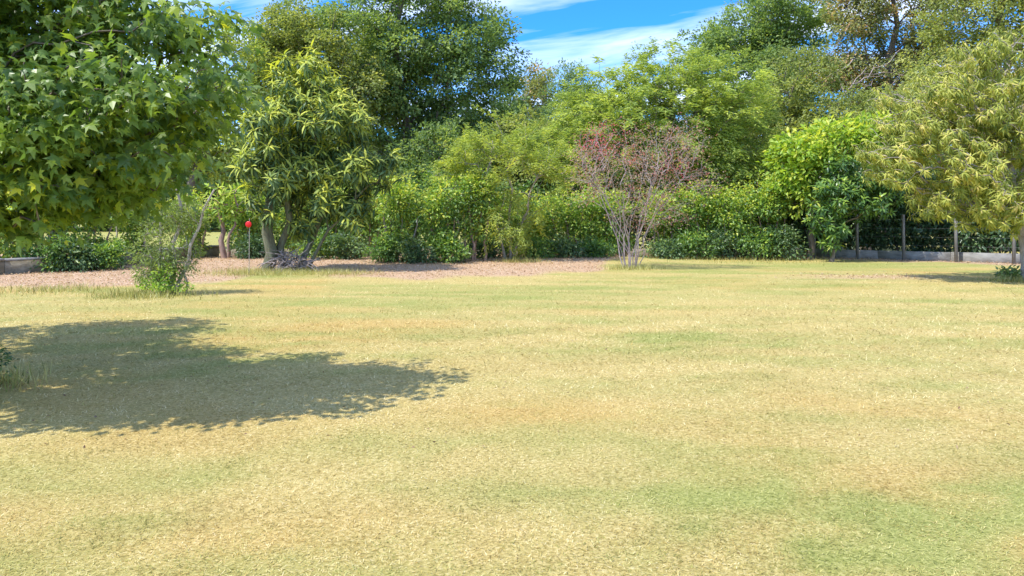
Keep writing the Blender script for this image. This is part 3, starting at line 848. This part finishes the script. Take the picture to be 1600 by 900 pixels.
# sapling in front on the left
build_tree('scrubby_sapling', 'scrubby grey stemmed sapling standing alone on the lawn under the maple', 'sapling', gpt(262, 15.0),
           [lobe(240, 390, 30, 45, 15, 0.45), lobe(262, 350, 34, 40, 15, 0.45), lobe(292, 395, 18, 34, 15, 0.3), lobe(285, 330, 40, 35, 15, 0.45), lobe(232, 425, 26, 26, 15, 0.35), lobe(262, 415, 22, 34, 14.9, 0.3)], 150, M['sapling'], M['bark_pale'], LEAF_THIN, 0.085, per=34, cr=0.22, gap=-0.5, tint_mu=0.35,
           stems=[((-.05, 0), at(250, 320, 15), 0.04), ((0.12, 0.05), at(276, 295, 15.1), 0.06), ((0.2, -0.02), at(335, 296, 15), 0.045), ((-.2, .05), at(225, 370, 15), 0.022), ((0.32, 0), at(298, 385, 14.9), 0.025)], parts=0)
build_tree('leafy_weed', 'light green leafy weed at the foot of the scrubby sapling', 'plant', gpt(248, 14.8), [lobe(242, 444, 34, 16, 14.8, 0.3), lobe(272, 448, 26, 10, 14.7, 0.25), lobe(262, 425, 12, 18, 14.8, 0.12)], 48, M['weed'], M['bark_pale'], LEAF_OVAL, 0.075,
           per=16, cr=0.13, gap=-0.5, stems=[((-.2, 0), at(238, 440, 14.8), 0.008), ((.1, 0), at(258, 435, 14.8), 0.008), ((.3, 0), at(277, 443, 14.7), 0.008)], tip_r=0.003, min_z=0.05, tint_mu=0.5)

# ------------------------------------------------------------------ hedge
HG = 'pale stemmed shrubs of the back hedge'
hedge = [  # px centre, top row, half width, depth, mat, young
    (18, 318, 34, 21.0), (78, 300, 42, 21.8), (140, 305, 42, 22.6), (205, 312, 36, 24.0), (300, 318, 34, 27.0), (395, 315, 34, 27.2), (470, 318, 34, 27.4), (530, 312, 36, 27.2), (570, 300, 32, 27.0),
    (622, 286, 38, 24.4), (695, 284, 36, 24.4), (742, 296, 30, 24.6), (798, 316, 36, 27.0), (848, 312, 34, 27.2), (905, 302, 38, 27.0), (955, 312, 36, 27.2), (1035, 305, 40, 27.6), (1095, 300, 42, 27.6), (1150, 300, 40, 27.4), (1205, 292, 42, 27.2)]
ORD = ['first', 'second', 'third', 'fourth', 'fifth', 'sixth', 'seventh', 'eighth', 'ninth', 'tenth', 'eleventh', 'twelfth', 'thirteenth', 'fourteenth', 'fifteenth', 'sixteenth', 'seventeenth', 'eighteenth', 'nineteenth', 'twentieth']
for k, (px, ty, hw, d) in enumerate(hedge):
    ty = ty - 14 + R.normal(0, 9); hw = hw * (0.85 + 0.4 * R.random())
    lb = [lobe(px, ty + 24, hw * 0.95, 25, d, 0.75), lobe(px - 10 + 20 * R.random(), ty + 46, hw * 0.75, 22, d, 0.65), lobe(px - 10 + 20 * R.random(), ty + 82, hw * 0.65, 24, d, 0.5)]
    ss = []
    for q_ in range(4):
        u = (q_ - 1.5) / 1.5
        ss.append(((0.28 * u + R.normal(0, 0.05), R.normal(0, 0.12)), at(px + u * hw * 0.55 + R.normal(0, 5), ty + 45 + 15 * R.random(), d + R.normal(0, 0.15)), 0.034 + 0.035 * R.random()))
    lab = 'hedge shrub with bare pale stems and bright leafy top, %s from the left' % ORD[k]
    build_tree('hedge_shrub', lab, 'shrub', gpt(px, d), lb, 125, M['hedge'], M['bark_pink'] if k % 3 else M['bark_pale'], LEAF_OVAL, 0.125, group=HG, per=27, cr=0.36, young=0.6, tint_mu=0.52 + 0.1 * R.random(), gap=-0.3, stems=ss,
               tip_r=0.005, shell=0.45)
for k, px in enumerate(range(395, 1260, 72)):
    d = 30.2 + 0.6 * R.random(); hw = 44; t_ = 262 + 30 * R.random()
    build_tree('backing_shrub', 'dense green shrub filling in behind the back hedge, %s from the left' % ORD[k], 'shrub', gpt(px, d), [lobe(px, t_ + 40, hw, 45, d, 0.9), lobe(px + R.normal(0, 8), 360, hw * 0.85, 45, d, 0.8)], 115,
               M['oak'] if k % 2 else M['hedge'], M['bark'], LEAF_OVAL, 0.17, group='shrubs behind the back hedge', per=30, cr=0.5, gap=-0.6, trunk_r=0.06, limbs=2, tint_mu=0.32)
LG = 'low dark shrubs along the foot of the hedge'
lows = [(75, 21.0, 32, 60), (118, 21.2, 34, 52), (160, 21.6, 30, 48), (392, 26.0, 26, 44), (490, 25.6, 36, 52), (548, 25.4, 34, 52), (600, 24.2, 34, 50), (652, 24.0, 34, 46), (704, 24.0, 36, 46), (755, 26.0, 30, 42), (835, 25.8, 38, 44), (885, 26.0, 34, 40),
        (928, 26.2, 30, 36), (1040, 26.6, 38, 38), (1090, 26.8, 36, 42), (1140, 26.9, 36, 46), (1185, 26.8, 34, 50), (1225, 26.6, 30, 56)]
for k, (px, d, hw, h_) in enumerate(lows):
    h_ *= 0.8 if 3 < k < 14 else 0.85; hw *= 0.9 if 3 < k < 14 else 1.0
    by = HZ + EYE * FPX / d
    lab = 'low dark leafy shrub at the foot of the hedge, %s from the left' % ORD[k]
    build_tree('low_shrub', lab, 'shrub', gpt(px, d), [lobe(px, by - h_ * 0.45, hw, h_ * 0.5, d, 0.55), lobe(px + R.normal(0, 8), by - h_ * 0.75, hw * 0.6, h_ * 0.35, d, 0.4)], 60, M['dark'] if k % 2 else M['hedge'], M['bark'], LEAF_OVAL, 0.115, group=LG,
               per=26, cr=0.30, gap=-0.7, stems=[((-.15, 0), at(px - hw * .4, by - h_ * .5, d), 0.018), ((0, .05), at(px, by - h_ * .7, d), 0.02), ((.15, 0), at(px + hw * .4, by - h_ * .55, d), 0.018)], tip_r=0.004, min_z=0.05,
               tint_mu=0.45 if k % 3 else 0.3, shell=0.4)

# ------------------------------------------------------------------ right side
build_tree('bright_tree', 'bright yellow green leafy tree with dark trunk left of the fence', 'tree', gpt(1262, 27.0),
           [lobe(1255, 245, 48, 42, 27, 1.2), lobe(1310, 225, 50, 36, 27, 1.2), lobe(1365, 205, 48, 28, 27, 1.2), lobe(1240, 300, 36, 30, 27, 1.0), lobe(1400, 230, 40, 30, 27, 1.0)], 380, M['bright'], M['bark'], LEAF_OVAL, 0.20, per=28, cr=0.42,
           trunk_r=0.11, trunk_top=at(1275, 240, 27), gap=-0.35, tint_mu=0.45, young=0.4, limbs=5, cl_sd=0.18)
build_tree('glossy_shrub', 'glossy dark green large leaved shrub in front of the concrete fence', 'shrub', gpt(1298, 25.6),
           [lobe(1315, 300, 48, 42, 25.6, 0.9), lobe(1365, 310, 42, 36, 25.6, 0.8), lobe(1300, 355, 32, 36, 25.6, 0.6), lobe(1330, 265, 40, 30, 25.6, 0.7), lobe(1285, 320, 26, 40, 25.4, 0.5), lobe(1390, 285, 30, 30, 25.6, 0.7)], 330, M['hedge'], M['bark'], LEAF_LONG, 0.22, per=16, cr=0.16, kind='whorl', young=0.55, tint_mu=0.28,
           trunk_r=0.07, trunk_top=at(1310, 300, 25.6), gap=-0.6, limbs=5, droop=0.25, parts=120)
for k, (px, d, hw) in enumerate([(1330, 29.8, 52), (1400, 29.0, 52), (1470, 28.2, 55), (1545, 27.0, 58), (1620, 25.8, 58), (1262, 29.6, 44)]):
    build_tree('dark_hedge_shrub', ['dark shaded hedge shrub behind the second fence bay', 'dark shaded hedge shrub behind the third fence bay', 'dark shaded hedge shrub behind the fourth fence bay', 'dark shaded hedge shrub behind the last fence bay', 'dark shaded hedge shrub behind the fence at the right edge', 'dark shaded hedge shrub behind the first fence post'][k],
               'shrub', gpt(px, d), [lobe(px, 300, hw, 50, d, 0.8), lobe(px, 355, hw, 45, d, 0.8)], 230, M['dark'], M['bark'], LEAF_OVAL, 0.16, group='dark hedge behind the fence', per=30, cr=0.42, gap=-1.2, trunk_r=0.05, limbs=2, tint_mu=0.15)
# drooping tree in front at the right edge
build_tree('drooping_tree', 'large tree with hanging straw and olive leaves at the right edge of the lawn', 'tree', gpt(1607, 18.0),
           [lobe(1480, 190, 110, 75, 18, 2.0), lobe(1570, 130, 110, 90, 18, 2.2), lobe(1440, 255, 85, 55, 17.8, 1.6), lobe(1540, 270, 95, 75, 17.4, 1.8), lobe(1640, 220, 110, 120, 18, 2.4), lobe(1590, 335, 70, 35, 17.2, 1.2), lobe(1490, 320, 70, 35, 17.6, 1.3), lobe(1395, 225, 45, 35, 18, 1.2)],
           2600, M['weep'], M['bark_pale'], LEAF_STRAP, 0.145, per=18, cr=0.16, kind='whorl', droop=0.5, young=0.2, sub=(9, 0.42), tint_mu=0.40, tint_sd=0.17, cl_sd=0.2, trunk_r=0.13, gap=-0.5, parts=300, hang=0.3, shell=0.36, limbs=7)
build_tree('small_weed', 'small dark leafy plant beside the trunk at the right edge', 'plant', gpt(1577, 18.2), [lobe(1577, 432, 17, 11, 18.2, 0.2)], 26, M['dark'], M['bark'], LEAF_OVAL, 0.11, per=10, cr=0.14, gap=-2,
           stems=[((-.1, 0), at(1568, 430, 18.2), 0.008), ((.1, 0), at(1585, 428, 18.2), 0.008)], tip_r=0.003, min_z=0.04, tint_mu=0.75)

# ------------------------------------------------------------------ walls and fence
def box_between(p, q_, z0, z1, th, inset=0.0):
    p = np.array(p, float); q_ = np.array(q_, float)
    t_ = unit((q_ - p)[None])[0]; n_ = np.array([-t_[1], t_[0]]) * th / 2
    p = p + t_ * inset; q_ = q_ - t_ * inset
    c_ = [p - n_, q_ - n_, q_ + n_, p + n_]
    b_ = min(0.012, th * 0.2)
    vs = [(x, y, z0) for x, y in c_] + [(x, y, z1 - b_) for x, y in c_]
    cc = [p - n_ * (1 - 2 * b_ / th) + t_ * b_, q_ - n_ * (1 - 2 * b_ / th) - t_ * b_, q_ + n_ * (1 - 2 * b_ / th) - t_ * b_, p + n_ * (1 - 2 * b_ / th) + t_ * b_]
    vs += [(x, y, z1) for x, y in cc]
    f = [[3, 2, 1, 0], [8, 9, 10, 11]]
    for k in range(4):
        j = (k + 1) % 4
        f += [[k, j, 4 + j, 4 + k], [4 + k, 4 + j, 8 + j, 8 + k]]
    return np.array(vs), np.array(f)


def wall_run(name, label, pts, h, th, mat, cap=None, piece=2.0):
    p0 = np.array(pts[0]); z = float(gz(*p0))
    root = empty(name, (p0[0], p0[1], z), label, 'wall')
    for a, b_ in zip(pts[:-1], pts[1:]):
        a = np.array(a, float); b_ = np.array(b_, float)
        n_ = max(1, int(round(np.linalg.norm(b_ - a) / piece)))
        for i in range(n_):
            p, q_ = a + (b_ - a) * i / n_, a + (b_ - a) * (i + 1) / n_
            zz = float(gz(*(p + q_) / 2))
            dz = R.normal(0, 0.012)
            v, f = box_between(p, q_, zz - 0.2, zz + h + dz, th, 0.006)
            mesh_obj('concrete_panel', v, f, mat, root, loc=(p0[0], p0[1], z))
            if cap:
                v, f = box_between(p, q_, zz + h + dz + 0.003, zz + h + dz + cap, th + 0.08, 0.008)
                mesh_obj('cap_slab', v, f, M['concrete'], root, loc=(p0[0], p0[1], z))
    return root


wall_run('garden_wall', 'low mossy concrete garden wall with pale cap slabs at the left edge', FENCE[:5], 0.36, 0.18, M['concrete_mossy'], 0.06)
wall_run('garden_wall', 'low grey concrete panel wall along the back under the hedge', [(-11.0, 28.6), (11.2, 28.9)], 0.28, 0.1, M['concrete_mossy'], None, 2.2)
wall_run('garden_wall', 'low pale grey concrete panel wall under the right hand fence', [(11.5, 28.45), (16.9, 24.25), (20.0, 21.8)], 0.32, 0.09, M['concrete'], None, 2.1)
fr_root = empty('wire_fence', (11.05, 28.0, float(gz(11.05, 28.0))), 'grey post and wire fence above the low wall on the right', 'fence')
floc = np.array(fr_root.location)
posts = [(1272, 27.75), (1340, 27.05), (1412, 26.25), (1494, 25.3), (1584, 24.15), (1690, 22.8)]
tops = []
for px, d in posts:
    x, y = gpt(px, d)
    z = float(gz(x, y)); s = 0.036
    lean = R.normal(0, 0.012, 2)
    v, f = box_between((x - s, y), (x + s, y), z - 0.3, z + 1.62, 0.09)
    v[:, 0] += (v[:, 2] - z) * lean[0]; v[:, 1] += (v[:, 2] - z) * lean[1]
    mesh_obj('fence_post', v, f, M['post'], fr_root, loc=floc)
    tops.append(np.array([x, y, z]))
for hgt in (0.55, 0.85, 1.15, 1.45):
    segs = []
    for a, b_ in zip(tops[:-1], tops[1:]):
        pth = curve(a + [0, -0.052, hgt], b_ + [0, -0.052, hgt], 7, 0.0, (0, 0, -0.02))
        segs.append(swept(pth, np.full(7, 0.0013), 4))
    v, f = join(segs)
    mesh_obj('wire', v, f, M['wire'], fr_root, loc=floc)

# ------------------------------------------------------------------ small things
# tangle of dead roots and twigs at the foot of the mossy trunks
tp0 = np.array([*gpt(452, 20.9), 0.0]); tp0[2] = float(gz(tp0[0], tp0[1]))
segs = []
for k in range(95):
    a = R.random() * 6.28
    r0 = 0.40 * math.sqrt(R.random()); L = 0.3 + 0.4 * R.random()
    q0 = tp0 + np.array([r0 * math.cos(a), 0.5 * r0 * math.sin(a), 0.02 + 0.62 * R.random() * (1 - 0.9 * r0)])
    b_ = R.random() * 6.28
    q1 = q0 + L * np.array([math.cos(b_), 0.5 * math.sin(b_), R.normal(-0.2, 0.5)])
    q1[2] = max(q1[2], tp0[2] + 0.02)
    n_ = 6
    segs.append(swept(curve(q0, q1, n_, 0.06, (0, 0, 0.12 * R.random())), np.linspace(0.020, 0.007, n_) * (0.5 + R.random()), 5))
v, f = join(segs)
o = mesh_obj('twig_pile', v, f, M['dead'], loc=tp0, smooth=True)
tag(o, 'tangle of grey dead twigs and roots at the foot of the mossy trunks', 'twigs')

# red disc added for a dot that looks overlaid, on a thin pale stake
x, y = gpt(389, 19.6); z = float(gz(x, y))
rt = empty('dot_stake', (x, y, z), 'round red disc added for an overlaid looking dot, on a thin pale stake left of the mossy trunks', 'disc')
zr = EYE + (HZ - 350.5) * 19.6 / FPX
v, f = swept(np.stack([np.linspace(x, x + 0.015, 5), np.full(5, y), np.linspace(z - 0.15, zr + 0.16, 5)], 1), np.full(5, 0.009), 8)
mesh_obj('stake', v, f, M['stake'], rt, loc=(x, y, z), smooth=True)
a = np.arange(20) * 2 * np.pi / 20
prof = [(0.0, -0.020), (0.064, -0.020), (0.080, -0.012), (0.082, 0.0), (0.082, 0.012), (0.064, 0.02), (0.0, 0.02)]
vs = np.array([[x + r_ * math.cos(t_), y - 0.034 + yy, zr + r_ * math.sin(t_)] for r_, yy in prof for t_ in a])
fs = np.array([[k * 20 + i, k * 20 + (i + 1) % 20, (k + 1) * 20 + (i + 1) % 20, (k + 1) * 20 + i] for k in range(len(prof) - 1) for i in range(20)])
mesh_obj('dot_disc', vs, fs, M['red'], rt, loc=(x, y, z), smooth=True)

# fallen leaves over the bed, some strewn on the lawn
nl = 60000
lx = R.uniform(-15, 18, nl); ly = R.uniform(14.5, 29, nl)
lf = fields(lx, ly)[2]
k_ = (lf > R.random(nl) * 0.9) & (np.abs(lx) < ly * 0.78)
lx, ly = lx[k_], ly[k_]
sx_, sy_ = scatter(900, 5.0, 20, 0.2)
lx = np.r_[lx, sx_]; ly = np.r_[ly, sy_]
n_ = len(lx)
lp = np.stack([lx, ly, gz(lx, ly) + 0.012 + 0.03 * R.random(n_)], 1)
ls = 0.03 + 0.04 * R.random(n_); ls[-900:] *= 0.5; lp[-900:, 2] -= 0.01
fr_ = leaf_frames(unit(R.normal(size=(n_, 3)) * np.array([1, 1, 0.25])), unit(R.normal(0, 0.38, (n_, 3)) + np.array([0, 0, 1])))
v, f = place(LEAF_OVAL, lp, fr_, ls)
tag(mesh_obj('fallen_leaves', v, f, M['litter'], attrs={'tint': np.repeat(np.clip(np.r_[R.normal(0.55, 0.25, n_ - 900), R.normal(0.1, 0.15, 900)], 0, 1), 4)}), 'dry pinkish brown fallen leaves strewn over the bed', 'leaves', kind='stuff')

# ------------------------------------------------------------------ maple in the left foreground
build_tree('maple_tree', 'large maple with lobed green leaves overhanging the lawn in the left foreground', 'tree', (-5.1, 6.3),
           [((-4.45, 6.3, 2.9), (1.55, 1.4, 1.0)), ((-3.9, 5.9, 2.0), (1.15, 0.85, 0.45)), ((-3.1, 6.35, 2.85), (0.55, 0.7, 0.65)), ((-7.4, 9.3, 3.2), (1.4, 1.2, 1.1)), ((-5.7, 6.3, 3.7), (1.3, 1.3, 0.6)), ((-6.6, 7.9, 3.0), (1.2, 1.2, 0.9)),
            ((-3.25, 6.2, 2.1), (0.7, 0.65, 0.4)), ((-4.6, 5.6, 2.45), (0.9, 0.7, 0.75)), ((-2.85, 6.2, 3.1), (0.42, 0.45, 0.4)), ((-2.72, 6.1, 2.45), (0.42, 0.6, 0.5)), ((-4.2, 6.2, 3.5), (0.9, 0.8, 0.35)), ((-3.9, 6.0, 2.5), (1.2, 0.9, 0.6))],
           1320, M['maple'], M['bark'], LEAF_MAPLE, 0.090, per=30, cr=0.27, sz_var=0.9, sub=(4, 0.36), shell=0.42, gap=-0.45, trunk_r=0.14, trunk_top=(-4.8, 6.3, 3.7), limbs=8, parts=300, droop=0.3, flat=0.5, tint_mu=0.34, tint_sd=0.19, cl_sd=0.16, hang=0.25, tip_r=0.005, min_z=1.48, young=0.35)
build_tree('sprout_shrub', 'dark green sprouts at the foot of the maple on the left edge', 'plant', (-4.86, 6.85), [((-4.95, 6.85, 0.2), (0.26, 0.26, 0.18))], 40, M['dark'], M['bark'], LEAF_OVAL, 0.05, per=22, cr=0.12, gap=-2,
           stems=[((-.1, 0), (-5.0, 6.85, 0.25), 0.008), ((.08, 0), (-4.8, 6.8, 0.2), 0.008)], tip_r=0.002, min_z=0.03, tint_mu=0.5)
